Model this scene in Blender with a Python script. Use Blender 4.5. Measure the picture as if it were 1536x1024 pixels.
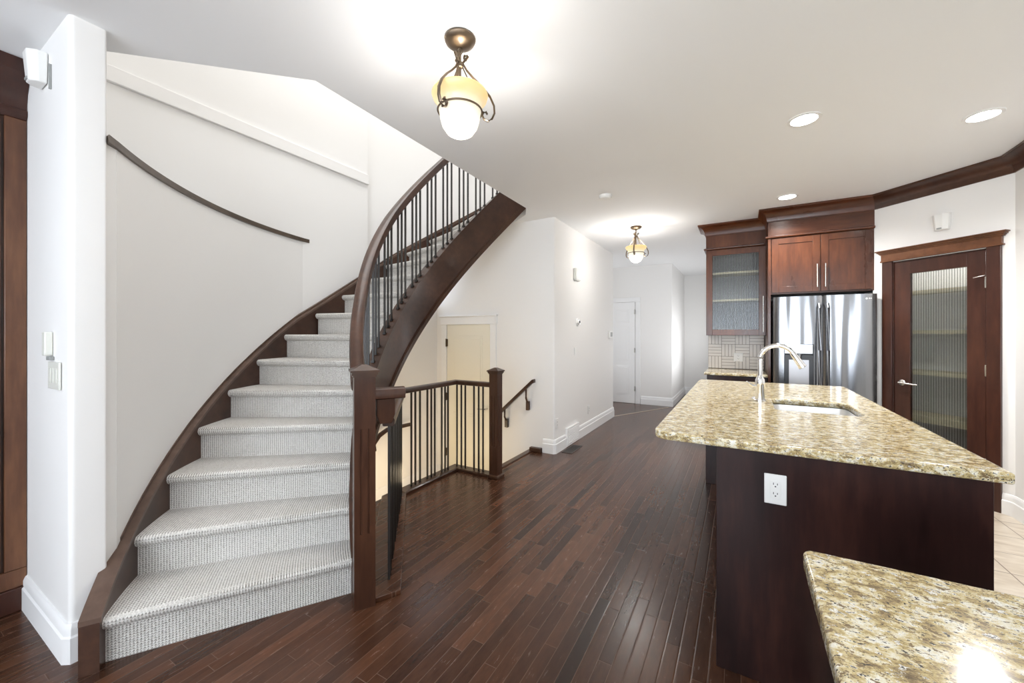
import bpy, bmesh, math, random
from mathutils import Vector, Matrix
random.seed(7)
S = bpy.context.scene
for o in list(bpy.data.objects): bpy.data.objects.remove(o)
COL = S.collection
PI = math.pi
rad = math.radians

# ---------------------------------------------------------------- camera
cd = bpy.data.cameras.new('camera'); cam = bpy.data.objects.new('camera', cd); COL.objects.link(cam)
cd.sensor_width = 36; cd.lens = 36*595/1536; cd.shift_y = -11/1536; cd.clip_start = 0.03
cam.location = (0, 0, 1.36); cam.rotation_euler = (rad(90), 0, rad(30))
S.camera = cam
# ---------------------------------------------------------------- world, view
S.view_settings.view_transform = 'Standard'; S.view_settings.look = 'None'
S.view_settings.gamma = 1; S.view_settings.use_curve_mapping = False
S.view_settings.exposure = 1.06
w = bpy.data.worlds.new('world'); S.world = w; w.use_nodes = True
w.node_tree.nodes['Background'].inputs[0].default_value = (0.80, 0.88, 1.0, 1)
w.node_tree.nodes['Background'].inputs[1].default_value = 1.2
S.cycles.max_bounces = 9; S.cycles.diffuse_bounces = 6; S.cycles.glossy_bounces = 4
S.cycles.transparent_max_bounces = 12; S.cycles.sample_clamp_indirect = 4
S.cycles.caustics_reflective = False; S.cycles.caustics_refractive = False

def area(name, loc, rot, sx, sy, power, col):
    l = bpy.data.lights.new(name, 'AREA'); l.shape = 'RECTANGLE'; l.size = sx; l.size_y = sy
    l.energy = power; l.color = col
    o = bpy.data.objects.new(name, l); COL.objects.link(o); o.location = loc; o.rotation_euler = rot
    return o
def point(name, loc, power, col, r=.05):
    l = bpy.data.lights.new(name, 'POINT'); l.energy = power; l.color = col; l.shadow_soft_size = r
    o = bpy.data.objects.new(name, l); COL.objects.link(o); o.location = loc; return o
DAY = (0.86, 0.93, 1.0); WARM = (1.0, 0.86, 0.66); NEUT = (1.0, 0.98, 0.955)
# daylight through the rear wall's three windows and the upper landing's window
for x in (-2.3, -0.4, 1.0):
    area('window_light', (x, -3.55, 1.45), (rad(132), 0, 0), 1.15 if x > .5 else 1.5, 1.9, {-2.3: 11, -.4: 38, 1.0: 38}[x], DAY)
area('upper_light', (-2.5, 2.6, 4.9), (0, 0, 0), 1.4, 2.2, 22, (1, .99, .97))
area('entry_fill', (-0.40, 8.0, 1.5), (rad(105), 0, rad(90)), 2.4, 1.8, 13, (.95, .97, 1.0))  # unseen fill added to brighten the far hall; no real source here
area('entry_fill', (-3.55, 7.25, 1.5), (rad(105), 0, rad(-90)), 1.1, 1.7, 8, (.95, .97, 1.0))  # second added fill, out of view in the entry recess
area('kitchen_fill', (1.70, -1.6, 1.65), (rad(112), 0, rad(90)), 1.5, 1.2, 22, DAY)  # unseen side fill, added to even out the stair and hall walls
area('side_window_light', (-2.9, -2.6, 1.5), (rad(90), 0, rad(-90)), 1.0, 1.6, 25, DAY)
point('stairwell_lamp', (-3.1, 1.9, -0.75), 9, (1.0, .80, .52), .08)
point('landing_lamp', (-2.95, 3.15, -0.1), 3.4, (1.0, .80, .52), .1)

# ---------------------------------------------------------------- materials
def mat(name, base=(.8, .8, .8), rough=.5, metal=0, spec=.5, coat=0):
    m = bpy.data.materials.new(name); m.use_nodes = True
    b = m.node_tree.nodes['Principled BSDF']
    b.inputs['Base Color'].default_value = (*base, 1); b.inputs['Roughness'].default_value = rough
    b.inputs['Metallic'].default_value = metal; b.inputs['Specular IOR Level'].default_value = spec
    b.inputs['Coat Weight'].default_value = coat; b.inputs['Coat Roughness'].default_value = .12
    return m
class NT:
    def __init__(s, m): s.m = m; s.t = m.node_tree; s.b = s.t.nodes['Principled BSDF']
    def n(s, typ, **kw):
        x = s.t.nodes.new(typ)
        for k, v in kw.items():
            if hasattr(x, k): setattr(x, k, v)
            else: x.inputs[k].default_value = v
        return x
    def l(s, a, b): s.t.links.new(a, b)
    def coords(s, scale=(1, 1, 1), rot=(0, 0, 0), kind='Object', src=None):
        c = s.n('ShaderNodeTexCoord'); mp = s.n('ShaderNodeMapping')
        mp.inputs['Scale'].default_value = scale; mp.inputs['Rotation'].default_value = rot
        s.l(src if src else c.outputs[kind], mp.inputs[0]); return mp.outputs[0]
    def noise(s, vec, scale=5, detail=4, rough=.5):
        x = s.n('ShaderNodeTexNoise'); x.inputs['Scale'].default_value = scale
        x.inputs['Detail'].default_value = detail; x.inputs['Roughness'].default_value = rough
        s.l(vec, x.inputs['Vector']); return x.outputs['Fac']
    def ramp(s, fac, stops, interp='LINEAR'):
        r = s.n('ShaderNodeValToRGB'); e = r.color_ramp; e.interpolation = interp
        while len(e.elements) < len(stops): e.elements.new(.5)
        for q, (p, c) in zip(e.elements, stops): q.position = p; q.color = (*c, 1)
        s.l(fac, r.inputs[0]); return r.outputs[0]
    def mix(s, f, a, b, mode='MIX'):
        x = s.n('ShaderNodeMix', data_type='RGBA', blend_type=mode)
        if isinstance(f, (int, float)): x.inputs[0].default_value = f
        else: s.l(f, x.inputs[0])
        for v, i in ((a, 6), (b, 7)):
            if isinstance(v, tuple): x.inputs[i].default_value = (*v, 1)
            else: s.l(v, x.inputs[i])
        return x.outputs[2]
    def math(s, op, a, b=None, c=None):
        x = s.n('ShaderNodeMath', operation=op)
        for i, v in enumerate((a, b, c)):
            if v is None: continue
            if isinstance(v, (int, float)): x.inputs[i].default_value = v
            else: s.l(v, x.inputs[i])
        return x.outputs[0]
    def bump(s, h, strength=.2, dist=.01):
        x = s.n('ShaderNodeBump'); x.inputs['Strength'].default_value = strength; x.inputs['Distance'].default_value = dist
        s.l(h, x.inputs['Height']); s.l(x.outputs[0], s.b.inputs['Normal'])
    def sep(s, v):
        x = s.n('ShaderNodeSeparateXYZ'); s.l(v, x.inputs[0]); return x.outputs
    def comb(s, *v):
        x = s.n('ShaderNodeCombineXYZ')
        for i, a in enumerate(v):
            if isinstance(a, (int, float)): x.inputs[i].default_value = a
            else: s.l(a, x.inputs[i])
        return x.outputs[0]

def wood(name, grain, dark, mid, light, rough=.3, coat=.35):
    "stained maple: blotches plus fine grain along one axis"
    m = mat(name, rough=rough, coat=coat*.6, spec=.35); t = NT(m)
    g = {'x': (.12, 1, 1), 'y': (1, .12, 1), 'z': (1, 1, .12), 'n': (.6, .6, .6)}[grain]
    fine = t.noise(t.coords(g), 38, 5, .6); blot = t.noise(t.coords([.25 + .75*v for v in g]), 4.5, 4, .6)
    f = t.math('ADD', t.math('MULTIPLY', fine, .35), t.math('MULTIPLY', blot, .65))
    c = t.ramp(f, [(.30, dark), (.5, mid), (.72, light)])
    t.l(c, t.b.inputs['Base Color'])
    t.l(t.math('ADD', t.math('MULTIPLY', blot, .14), rough-.05), t.b.inputs['Roughness'])
    t.bump(fine, .05, .002)
    return m
CH = ((.022, .009, .005), (.050, .020, .011), (.095, .040, .021))
W_Z = wood('cherry_wood_vertical', 'z', *CH, rough=.30)
W_X = wood('cherry_wood_across', 'x', *CH, rough=.30)
W_N = wood('stair_wood', 'n', (.026, .0115, .007), (.052, .0225, .013), (.092, .041, .024), rough=.32)
W_CZ = wood('cabinet_wood_vertical', 'z', (.034, .010, .004), (.082, .025, .010), (.155, .050, .019), rough=.27)
W_CX = wood('cabinet_wood_across', 'x', (.034, .010, .004), (.082, .025, .010), (.155, .050, .019), rough=.27)
W_DZ = wood('door_wood_vertical', 'z', (.022, .008, .006), (.048, .017, .011), (.085, .030, .017), rough=.3)
W_DX = wood('door_head_wood', 'n', (.07, .027, .012), (.14, .055, .024), (.22, .09, .04), rough=.3)
W_I = wood('island_wood', 'z', (.008, .003, .003), (.024, .009, .008), (.060, .022, .016), rough=.30, coat=.3)
W_T = wood('rail_wood', 'n', (.025, .011, .006), (.05, .022, .012), (.09, .04, .02), rough=.3)

def paint(name, col, rough=.6):
    m = mat(name, col, rough, spec=.3); t = NT(m)
    t.bump(t.noise(t.coords(), 220, 2), .03, .002); return m
WALL = paint('wall_paint', (.84, .83, .815)); CEIL = paint('ceiling_paint', (.87, .875, .88), .8)
TRIM = mat('white_trim_paint', (.86, .86, .86), .35)
CREAM = mat('cream_door_paint', (.82, .78, .66), .45)
WHITE = mat('white_plastic', (.84, .84, .82), .35); IVORY = mat('ivory_plastic', (.74, .74, .68), .4)
GREY = mat('grey_plastic', (.30, .31, .30), .4)
BLACK = mat('black_iron', (.018, .015, .013), .38, spec=.6)
DARK = mat('dark_plastic', (.02, .022, .026), .35)
BRONZE = mat('aged_bronze', (.16, .12, .085), .38, .9)
NICKEL = mat('brushed_nickel', (.68, .66, .62), .26, 1)
CHROME = mat('chrome', (.85, .85, .86), .08, 1)
MELA = mat('shelf_edge_board', (.70, .62, .42), .5)
INNER = mat('cupboard_lining', (.27, .26, .25), .6)

def floor_mat():
    m = mat('dark_hardwood_planks', rough=.24, coat=.0, spec=.42); t = NT(m)
    v = t.coords(); xyz = t.sep(v); W = .0575
    col = t.math('FLOOR', t.math('DIVIDE', xyz[0], W))
    wn = t.n('ShaderNodeTexWhiteNoise', noise_dimensions='1D'); t.l(col, wn.inputs['W'])
    ln = t.math('ADD', t.math('DIVIDE', xyz[1], .62), t.math('MULTIPLY', wn.outputs[0], 7.3))
    row = t.math('FLOOR', ln)
    w2 = t.n('ShaderNodeTexWhiteNoise', noise_dimensions='2D'); t.l(t.comb(col, row, 0), w2.inputs[0])
    base = t.ramp(w2.outputs[0], [(0, (.028, .012, .007)), (.08, (.052, .021, .011)), (.55, (.076, .031, .016)), (.9, (.10, .042, .022)), (1, (.12, .052, .028))])
    grain = t.noise(t.comb(t.math('ADD', t.math('MULTIPLY', xyz[0], 1.0), t.math('MULTIPLY', w2.outputs[0], 9)), t.math('MULTIPLY', xyz[1], .16), 0), 55, 5, .65)
    c = t.mix(.55, base, t.ramp(grain, [(.3, (.45, .42, .4)), (.7, (1.25, 1.2, 1.15))]), 'MULTIPLY')
    fx = t.math('FRACT', t.math('DIVIDE', xyz[0], W)); fy = t.math('FRACT', ln)
    ex = t.math('MINIMUM', fx, t.math('SUBTRACT', 1, fx)); ey = t.math('MULTIPLY', t.math('MINIMUM', fy, t.math('SUBTRACT', 1, fy)), .62/W)
    e = t.math('MINIMUM', ex, ey)
    seam = t.math('LESS_THAN', e, .020)
    c = t.mix(seam, c, (.13, .075, .05))  # seam colour lightened to imitate gloss on the plank bevels
    t.l(c, t.b.inputs['Base Color'])
    hgt = t.math('MINIMUM', t.math('MULTIPLY', e, 12), 1)
    hh = t.math('ADD', hgt, t.math('MULTIPLY', t.noise(v, 9, 3), .5))
    t.bump(t.math('ADD', hh, t.math('MULTIPLY', w2.outputs[0], .35)), .16, .003)
    t.l(t.math('ADD', .17, t.math('MULTIPLY', grain, .16)), t.b.inputs['Roughness'])
    return m
FLOOR = floor_mat()

def tile_mat():
    m = mat('beige_floor_tile', rough=.3); t = NT(m); v = t.coords(); xyz = t.sep(v); W = .302
    fx = t.math('FRACT', t.math('DIVIDE', t.math('SUBTRACT', xyz[0], 1.325), W)); fy = t.math('FRACT', t.math('DIVIDE', t.math('SUBTRACT', xyz[1], 3.36), W))
    e = t.math('MINIMUM', t.math('MINIMUM', fx, t.math('SUBTRACT', 1, fx)), t.math('MINIMUM', fy, t.math('SUBTRACT', 1, fy)))
    g = t.math('LESS_THAN', e, .009)
    n = t.noise(t.coords((1, 3, 1)), 6, 6)
    c = t.ramp(n, [(.3, (.50, .42, .33)), (.7, (.70, .63, .53))])
    t.l(t.mix(g, c, (.20, .15, .11)), t.b.inputs['Base Color']); return m
TILE = tile_mat()

def carpet_mat(ribs=True):
    m = mat('looped_carpet', rough=.95, spec=.1); t = NT(m); v = t.coords(); xyz = t.sep(v)
    R = t.math('SQRT', t.math('ADD', t.math('MULTIPLY', xyz[0], xyz[0]), t.math('MULTIPLY', xyz[1], xyz[1])))
    th = t.math('ARCTAN2', xyz[1], xyz[0])
    a = t.math('MULTIPLY', R, 2*PI/.0118)
    s_ = t.math('ADD', t.math('MULTIPLY', th, 2.15), xyz[2])
    b = t.math('MULTIPLY', s_, 2*PI/.0105)
    rib = t.math('MULTIPLY', t.math('ADD', t.math('SINE', a), 1), .5)
    zig = t.math('MULTIPLY', t.math('ADD', t.math('SINE', t.math('ADD', b, t.math('MULTIPLY', t.math('SINE', a), 1.6))), 1), .5)
    n = t.noise(v, 130, 3, .75); n2 = t.noise(v, 5, 3)
    h = t.math('ADD', t.math('ADD', t.math('MULTIPLY', rib, .38), t.math('MULTIPLY', zig, .34)), t.math('MULTIPLY', n, .95))
    c = t.ramp(h, [(.40, (.24, .225, .20)), (.72, (.57, .55, .52)), (1.0, (.86, .84, .81))])
    c = t.mix(.35, c, t.ramp(n2, [(.3, (.86, .83, .79)), (.7, (1, 1, 1))]), 'MULTIPLY')
    t.l(c, t.b.inputs['Base Color']); t.bump(h, .9, .006); return m
CARPET = carpet_mat()

def granite_mat():
    m = mat('gold_granite', rough=.12, spec=.5); t = NT(m)
    v = t.coords((.80, 1.2, 1.2), rot=(0, 0, rad(-14)))
    d = t.n('ShaderNodeTexNoise'); d.inputs['Scale'].default_value = 14; d.inputs['Detail'].default_value = 3; t.l(v, d.inputs['Vector'])
    wv = t.n('ShaderNodeVectorMath', operation='MULTIPLY_ADD'); t.l(d.outputs['Color'], wv.inputs[0])
    wv.inputs[1].default_value = (.02, .02, .02); t.l(v, wv.inputs[2]); v2 = wv.outputs[0]
    big = t.noise(v2, 30, 8, .78); mid = t.noise(v2, 75, 4, .75); fine = t.noise(v2, 150, 3, .7)
    c = t.ramp(big, [(.34, (.13, .095, .055)), (.41, (.31, .23, .12)), (.46, (.45, .34, .15)), (.50, (.60, .49, .26)), (.55, (.70, .63, .44)), (.61, (.80, .78, .70))])
    c = t.mix(t.math('GREATER_THAN', mid, .585), c, (.79, .77, .71))
    c = t.mix(t.math('LESS_THAN', mid, .415), c, (.20, .14, .075))
    c = t.mix(t.math('GREATER_THAN', fine, .605), c, (.06, .052, .045))
    t.l(c, t.b.inputs['Base Color']); return m
GRANITE = granite_mat()

def steel_mat(name='brushed_stainless', wavy=True):
    m = mat(name, (.31, .32, .34), .23, 1); t = NT(m)
    n = t.noise(t.coords((60, 60, .6)), 12, 2)
    t.l(t.math('ADD', .16, t.math('MULTIPLY', n, .14)), t.b.inputs['Roughness'])
    if wavy:
        w_ = t.noise(t.coords((1, 1, .08)), 6.0, 1); t.bump(w_, 1.0, .05)
    return m
STEEL = steel_mat(); SINKM = mat('sink_steel', (.86, .86, .86), .35, 1)

def reed_mat(name, tint, opac):
    "reeded pane: vertical ribs across the pane, partly see-through"
    m = mat(name, tint, .08, spec=.8); t = NT(m); xyz = t.sep(t.coords(kind='UV'))
    s = t.math('MULTIPLY', t.math('ADD', t.math('SINE', t.math('MULTIPLY', xyz[0], 2*PI/.017)), 1), .5)
    x = t.n('ShaderNodeBump'); x.inputs['Strength'].default_value = .5; x.inputs['Distance'].default_value = .003; t.l(s, x.inputs['Height'])
    gl = t.n('ShaderNodeBsdfGlossy'); gl.inputs['Roughness'].default_value = .2; gl.inputs['Color'].default_value = (.9, .92, .95, 1); t.l(x.outputs[0], gl.inputs['Normal'])
    tr = t.n('ShaderNodeBsdfTransparent'); tr.inputs['Color'].default_value = (*tint, 1)
    lo = tuple(c*(1-opac) for c in tint)
    t.l(t.mix(s, tint, lo), tr.inputs['Color'])
    m2 = t.n('ShaderNodeMixShader'); m2.inputs[0].default_value = .07; t.l(tr.outputs[0], m2.inputs[1]); t.l(gl.outputs[0], m2.inputs[2])
    t.l(m2.outputs[0], t.t.nodes['Material Output'].inputs['Surface']); return m
REED = reed_mat('reeded_glass', (.92, .94, .94), .32)

def emit(name, col, s):
    m = mat(name, col, .5); b = m.node_tree.nodes['Principled BSDF']
    b.inputs['Emission Color'].default_value = (*col, 1); b.inputs['Emission Strength'].default_value = s; return m
BULB = emit('lit_recessed_lens', (1, .97, .92), 14)
def alabaster():
    m = mat('alabaster_glass', (.9, .86, .74), .3); t = NT(m)
    z = t.sep(t.coords())[2]
    n = t.noise(t.coords(), 14, 4)
    # amber glass towards the flared rim, white glass in the lower cup; lit by the lamp inside
    c = t.ramp(t.math('ADD', t.math('MULTIPLY', z, 1.0), t.math('MULTIPLY', n, .03)), [(.0, (1, .95, .84)), (.135, (1, .90, .70)), (.18, (1, .74, .36)), (.24, (1, .66, .25))])
    t.l(t.mix(1.0, c, (.42, .42, .42), 'MULTIPLY'), t.b.inputs['Base Color']); t.l(c, t.b.inputs['Emission Color'])
    st = t.math('MAXIMUM', .36, t.math('SUBTRACT', .75, t.math('MULTIPLY', z, 3.3)))
    t.l(st, t.b.inputs['Emission Strength']); return m
ALAB = alabaster()

# ---------------------------------------------------------------- mesh helpers
def link(name, me, m, parent=None, kind=None, loc=None, smooth=False):
    o = bpy.data.objects.new(name, me); COL.objects.link(o)
    if m is not None: me.materials.append(m)
    if smooth:
        for p in me.polygons: p.use_smooth = True
        try: me.set_sharp_from_angle(angle=rad(40))
        except Exception: pass
    if loc: o.location = loc
    if parent:
        o.parent = parent
        o.matrix_parent_inverse = Matrix.Translation(-parent.location) if parent.rotation_euler.z == 0 else parent.matrix_basis.inverted()
    if kind: o['kind'] = kind
    return o
def tag(o, label, cat, group=None):
    o['label'] = label; o['category'] = cat
    if group: o['group'] = group
    return o
def thing(name, loc, label, cat, group=None):
    o = bpy.data.objects.new(name, None); COL.objects.link(o); o.location = loc; o.empty_display_size = .1
    return tag(o, label, cat, group)
def struct(name, bm, m, **k): return obj(name, bm, m, kind='structure', **k)
def obj(name, bm, m, parent=None, kind=None, bevel=0, smooth=False, origin=None, seg=2):
    me = bpy.data.meshes.new(name)
    bmesh.ops.recalc_face_normals(bm, faces=bm.faces[:])
    if origin is not None: bmesh.ops.translate(bm, verts=bm.verts[:], vec=-Vector(origin))
    bm.to_mesh(me); bm.free()
    o = link(name, me, m, parent, kind, smooth=smooth or bevel > 0)
    if origin is not None: o.location = origin
    if bevel > 0:
        b = o.modifiers.new('bevel', 'BEVEL'); b.width = bevel; b.segments = seg; b.limit_method = 'ANGLE'; b.angle_limit = rad(40)
    return o
def B(*boxes):
    bm = bmesh.new()
    for b in boxes: abox(bm, *b)
    return bm
def abox(bm, x0, x1, y0, y1, z0, z1, M=None):
    vs = [bm.verts.new((x, y, z)) for x in (x0, x1) for y in (y0, y1) for z in (z0, z1)]
    for f in ((0, 1, 3, 2), (4, 6, 7, 5), (0, 4, 5, 1), (2, 3, 7, 6), (0, 2, 6, 4), (1, 5, 7, 3)):
        bm.faces.new([vs[i] for i in f])
    if M is not None: bmesh.ops.transform(bm, matrix=M, verts=vs)
    return vs
def prism(bm, pts, z0, z1):
    "vertical prism over a (possibly concave) outline"
    lo = [bm.verts.new((x, y, z0)) for x, y in pts]; hi = [bm.verts.new((x, y, z1)) for x, y in pts]
    n = len(pts)
    for i in range(n): bm.faces.new((lo[i], lo[(i+1) % n], hi[(i+1) % n], hi[i]))
    f1 = bm.faces.new(lo); f2 = bm.faces.new(hi)
    bmesh.ops.triangulate(bm, faces=[f1, f2])
    return bm
def slab(name, outer, holes, z0, z1, m, bevel=0, parent=None, kind=None, res=3):
    "flat plate with holes, made through a filled curve"
    cu = bpy.data.curves.new(name, 'CURVE'); cu.dimensions = '2D'; cu.fill_mode = 'BOTH'
    cu.extrude = (z1-z0)/2 - bevel; cu.bevel_depth = bevel; cu.bevel_resolution = res; cu.offset = -bevel
    for pts in [outer]+holes:
        s = cu.splines.new('POLY'); s.points.add(len(pts)-1); s.use_cyclic_u = True
        for p, q in zip(s.points, pts): p.co = (q[0], q[1], 0, 1)
    tmp = bpy.data.objects.new('tmp', cu); COL.objects.link(tmp)
    bpy.context.view_layer.update()
    me = bpy.data.meshes.new_from_object(tmp.evaluated_get(bpy.context.evaluated_depsgraph_get()))
    bpy.data.objects.remove(tmp); me.name = name
    me.materials.clear()
    o = link(name, me, m, parent, kind, smooth=bevel > 0)
    me.transform(Matrix.Translation((0, 0, (z0+z1)/2)))
    return o
def rounded(pts, r, seg=6):
    "round the corners of a closed outline; r is one radius or a list"
    out = []; n = len(pts)
    for i, p in enumerate(pts):
        rr = r[i] if isinstance(r, (list, tuple)) else r
        if rr <= 0: out.append(tuple(p)); continue
        p = Vector(p); a = (Vector(pts[i-1])-p).normalized(); b = (Vector(pts[(i+1) % n])-p).normalized()
        half = a.angle(b)/2; t = rr/math.tan(half); c = p+(a+b).normalized()*rr/math.sin(half)
        s = p+a*t-c; e = p+b*t-c; ang = s.angle_signed(e)
        for k in range(seg+1):
            th = -ang*k/seg; v = Vector((s.x*math.cos(th)-s.y*math.sin(th), s.x*math.sin(th)+s.y*math.cos(th)))
            out.append(tuple(c+v))
    return out
def sweep_plan(bm, path, prof, closed_prof=True):
    "profile (out, z) swept along a plan polyline with mitred corners; 'out' is to the right of travel"
    P = [Vector(p) for p in path]; rings = []
    for i, p in enumerate(P):
        d0 = (P[i]-P[i-1]).normalized() if i else None; d1 = (P[i+1]-P[i]).normalized() if i < len(P)-1 else None
        n0 = Vector((d0.y, -d0.x)) if d0 else None; n1 = Vector((d1.y, -d1.x)) if d1 else None
        if n0 and n1: nn = (n0+n1).normalized(); nn /= max(.2, nn.dot(n0))
        else: nn = n0 or n1
        rings.append([bm.verts.new((p.x+nn.x*o, p.y+nn.y*o, z)) for o, z in prof])
    m = len(prof)
    for a, b in zip(rings, rings[1:]):
        for j in range(m if closed_prof else m-1):
            bm.faces.new((a[j], a[(j+1) % m], b[(j+1) % m], b[j]))
    if closed_prof:
        bm.faces.new(rings[0]); bm.faces.new(rings[-1][::-1])
    return bm
def lathe(bm, prof, c=(0, 0, 0), seg=32):
    rings = []
    for r, z in prof:
        rings.append([bm.verts.new((c[0]+r*math.cos(2*PI*k/seg), c[1]+r*math.sin(2*PI*k/seg), c[2]+z)) for k in range(seg)] if r > 1e-5 else [bm.verts.new((c[0], c[1], c[2]+z))])
    for a, b in zip(rings, rings[1:]):
        for k in range(seg):
            k2 = (k+1) % seg
            if len(a) == 1 and len(b) == 1: continue
            if len(a) == 1: bm.faces.new((a[0], b[k], b[k2]))
            elif len(b) == 1: bm.faces.new((a[k], b[0], a[k2]))
            else: bm.faces.new((a[k], b[k], b[k2], a[k2]))
    return bm
def tube(bm, pts, r, seg=12, flat=None, up=(0, 0, 1)):
    "round (or flattened) bar along a 3-D polyline, capped"
    P = [Vector(p) for p in pts]; rings = []
    for i, p in enumerate(P):
        t = ((P[i+1] if i < len(P)-1 else p)-(P[i-1] if i else p)).normalized()
        u = Vector(up); s = t.cross(u)
        if s.length < .05: s = t.cross(Vector((1, 0, 0)))
        s.normalize(); n = s.cross(t).normalized()
        rr = r[i] if isinstance(r, (list, tuple)) else r; fl = flat or 1
        rings.append([bm.verts.new(p+s*math.cos(2*PI*k/seg)*rr*fl+n*math.sin(2*PI*k/seg)*rr) for k in range(seg)])
    for a, b in zip(rings, rings[1:]):
        for k in range(seg): bm.faces.new((a[k], a[(k+1) % seg], b[(k+1) % seg], b[k]))
    bm.faces.new(rings[0][::-1]); bm.faces.new(rings[-1]); return bm
def rail(bm, pts, prof, up=(0, 0, 1)):
    "closed profile (side, up) swept along a 3-D polyline with mitres"
    P = [Vector(p) for p in pts]; rings = []
    for i, p in enumerate(P):
        d0 = (P[i]-P[i-1]).normalized() if i else (P[1]-P[0]).normalized()
        d1 = (P[i+1]-P[i]).normalized() if i < len(P)-1 else d0
        t = (d0+d1).normalized(); s = t.cross(Vector(up)).normalized(); k = 1/max(.4, t.dot(d0))
        n = Vector((0, 0, 1))
        hz = Vector((t.x, t.y, 0)).length
        rings.append([bm.verts.new(p+s*a*k+n*b/max(.35, hz)) for a, b in prof])
    m = len(prof)
    for a, b in zip(rings, rings[1:]):
        for j in range(m): bm.faces.new((a[j], a[(j+1) % m], b[(j+1) % m], b[j]))
    bm.faces.new(rings[0][::-1]); bm.faces.new(rings[-1]); return bm
def frame(org, ang, extra=None):
    return Matrix.Translation(Vector(org)) @ Matrix.Rotation(ang, 4, 'Z')
def bake(bm, M): bmesh.ops.transform(bm, matrix=M, verts=bm.verts[:]); return bm

# ---------------------------------------------------------------- stair geometry constants
CX, CY = -.8903, 2.7768; C3 = Vector((CX, CY, 0))
TH0 = 237.6; DT = 6.614; RS = .1938
H = 2.69; PX = -3.455
Rop = lambda t: 1.650+.045*max(0, min(1, (228-t)/25))
def off(th): return RS*(TH0-th)/DT
def pol(R, th, z): return (CX+R*math.cos(rad(th)), CY+R*math.sin(rad(th)), z)
def Rin(th):                       # inner face of the wall-side stringer; hugs the flat wall where the curve meets it
    c = math.cos(rad(th))
    if 180 < th < 196: return min(2.60, 2.505/abs(c))
    if th <= 180: f = max(0, min(1, (180-th)/14)); return 2.505+.095*f*f*(3-2*f)
    return 2.60
def ring(bm, R0, R1, zb, zt, tha, thb, n):
    "band between two radii with variable bottom and top, th from tha to thb"
    f = lambda v, th: v(th) if callable(v) else v
    rs = []
    for i in range(n+1):
        th = tha+(thb-tha)*i/n
        rs.append([bm.verts.new(pol(f(R, th), th, f(z, th))) for R, z in ((R0, zb), (R1, zb), (R1, zt), (R0, zt))])
    for a, b in zip(rs, rs[1:]):
        for j in range(4): bm.faces.new((a[j], a[(j+1) % 4], b[(j+1) % 4], b[j]))
    bm.faces.new(rs[0][::-1]); bm.faces.new(rs[-1]); return bm

# ---------------------------------------------------------------- setting: floor, ceiling, walls
hole = [(-3.60, 1.40), (-2.575, 1.40), (-2.575, 3.26), (-2.12, 3.26), (-2.12, 4.18), (-3.60, 4.18)]
slab('floor', [(-3.9, -3.7), (2.7, -3.7), (2.7, 10), (-3.9, 10)], [hole], -.25, 0, FLOOR, kind='structure')
struct('floor', B((.25, 1.766, .5, 5.75, -.01, .003)), TILE)
copen = [(-2.66, .59), (-1.935, 1.287), (-1.965, 3.70), (-2.075, 3.90), (-2.92, 4.55), (-3.53, 4.55), (-3.53, .59)]
slab('ceiling', [(-3.9, -3.7), (2.7, -3.7), (2.7, 10), (-3.9, 10)], [copen], H, H+.34, CEIL, kind='structure')
# column beside the stair start, and rear of the ledge
struct('wall_column', prism(bmesh.new(), rounded([(-3.62, .505), (-2.41, .505), (-2.41, .62), (-3.62, .62)], [0, .02, .01, 0]), 0, H), WALL, smooth=True)
# curved stair wall up to the ledge, with its short straight start
bm = bmesh.new(); ring(bm, 2.635, 2.74, 0, 2.2, 233.3, 191.5, 26)
q_ = pol(2.635, 233.2, 0); prism(bm, [(-2.412, .60), (q_[0], q_[1]), (-2.53, .60), (-2.45, .56)], 0, 2.2)
struct('wall_curved', bm, WALL, smooth=True)
struct('wall_stair', B((PX-.1, PX, .62, 2.15, 2.15, 5.3), (PX-.1, PX, 2.15, 2.9, 1.0, 5.3)), WALL)
bm = bmesh.new(); ring(bm, 2.645, 2.75, lambda t: off(t)-.12, 5.3, 178.5, 120, 34)
struct('wall_stair_upper', bm, WALL, smooth=True)
struct('trim_1', B((PX, PX+.026, .62, 2.9, 2.95, 3.05)), WALL, bevel=.004)
# stair underside
bm = bmesh.new(); ring(bm, 1.66, 2.74, lambda t: off(t)-.20, lambda t: off(t)-.17, 229, 138, 40)
struct('ceiling_soffit', bm, WALL, smooth=True)
# upper storey shell
struct('wall_upper', B((-3.56, -1.2, .4, .5, 3.04, 5.3), (-1.3, -1.2, .5, 5.6, 3.04, 5.3), (-3.7, -1.2, 5.5, 5.6, 3.04, 5.3)), WALL)
struct('ceiling_upper', B((-3.7, -1.2, .4, 5.6, 5.3, 5.4)), CEIL)
# door wall over the basement landing + hall wall, one L
struct('wall_hall', prism(bmesh.new(), rounded([(-3.66, 4.14), (-1.835, 4.14), (-1.835, 6.54), (-3.6, 6.54), (-3.6, 6.44), (-1.96, 6.44), (-1.96, 4.26), (-3.66, 4.26)], [0, .02, .02, 0, 0, 0, 0, 0]), -.6, H), WALL, smooth=True)
struct('wall_stairwell', B((-3.66, -3.56, .6, 4.2, -2.2, 1.75), (-3.56, -2.575, 1.35, 1.45, -2.2, -.25), (-2.575, -2.50, 1.45, 3.26, -2.2, -.25), (-2.5, -2.12, 3.20, 3.26, -2.2, -.25)), WALL)
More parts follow.
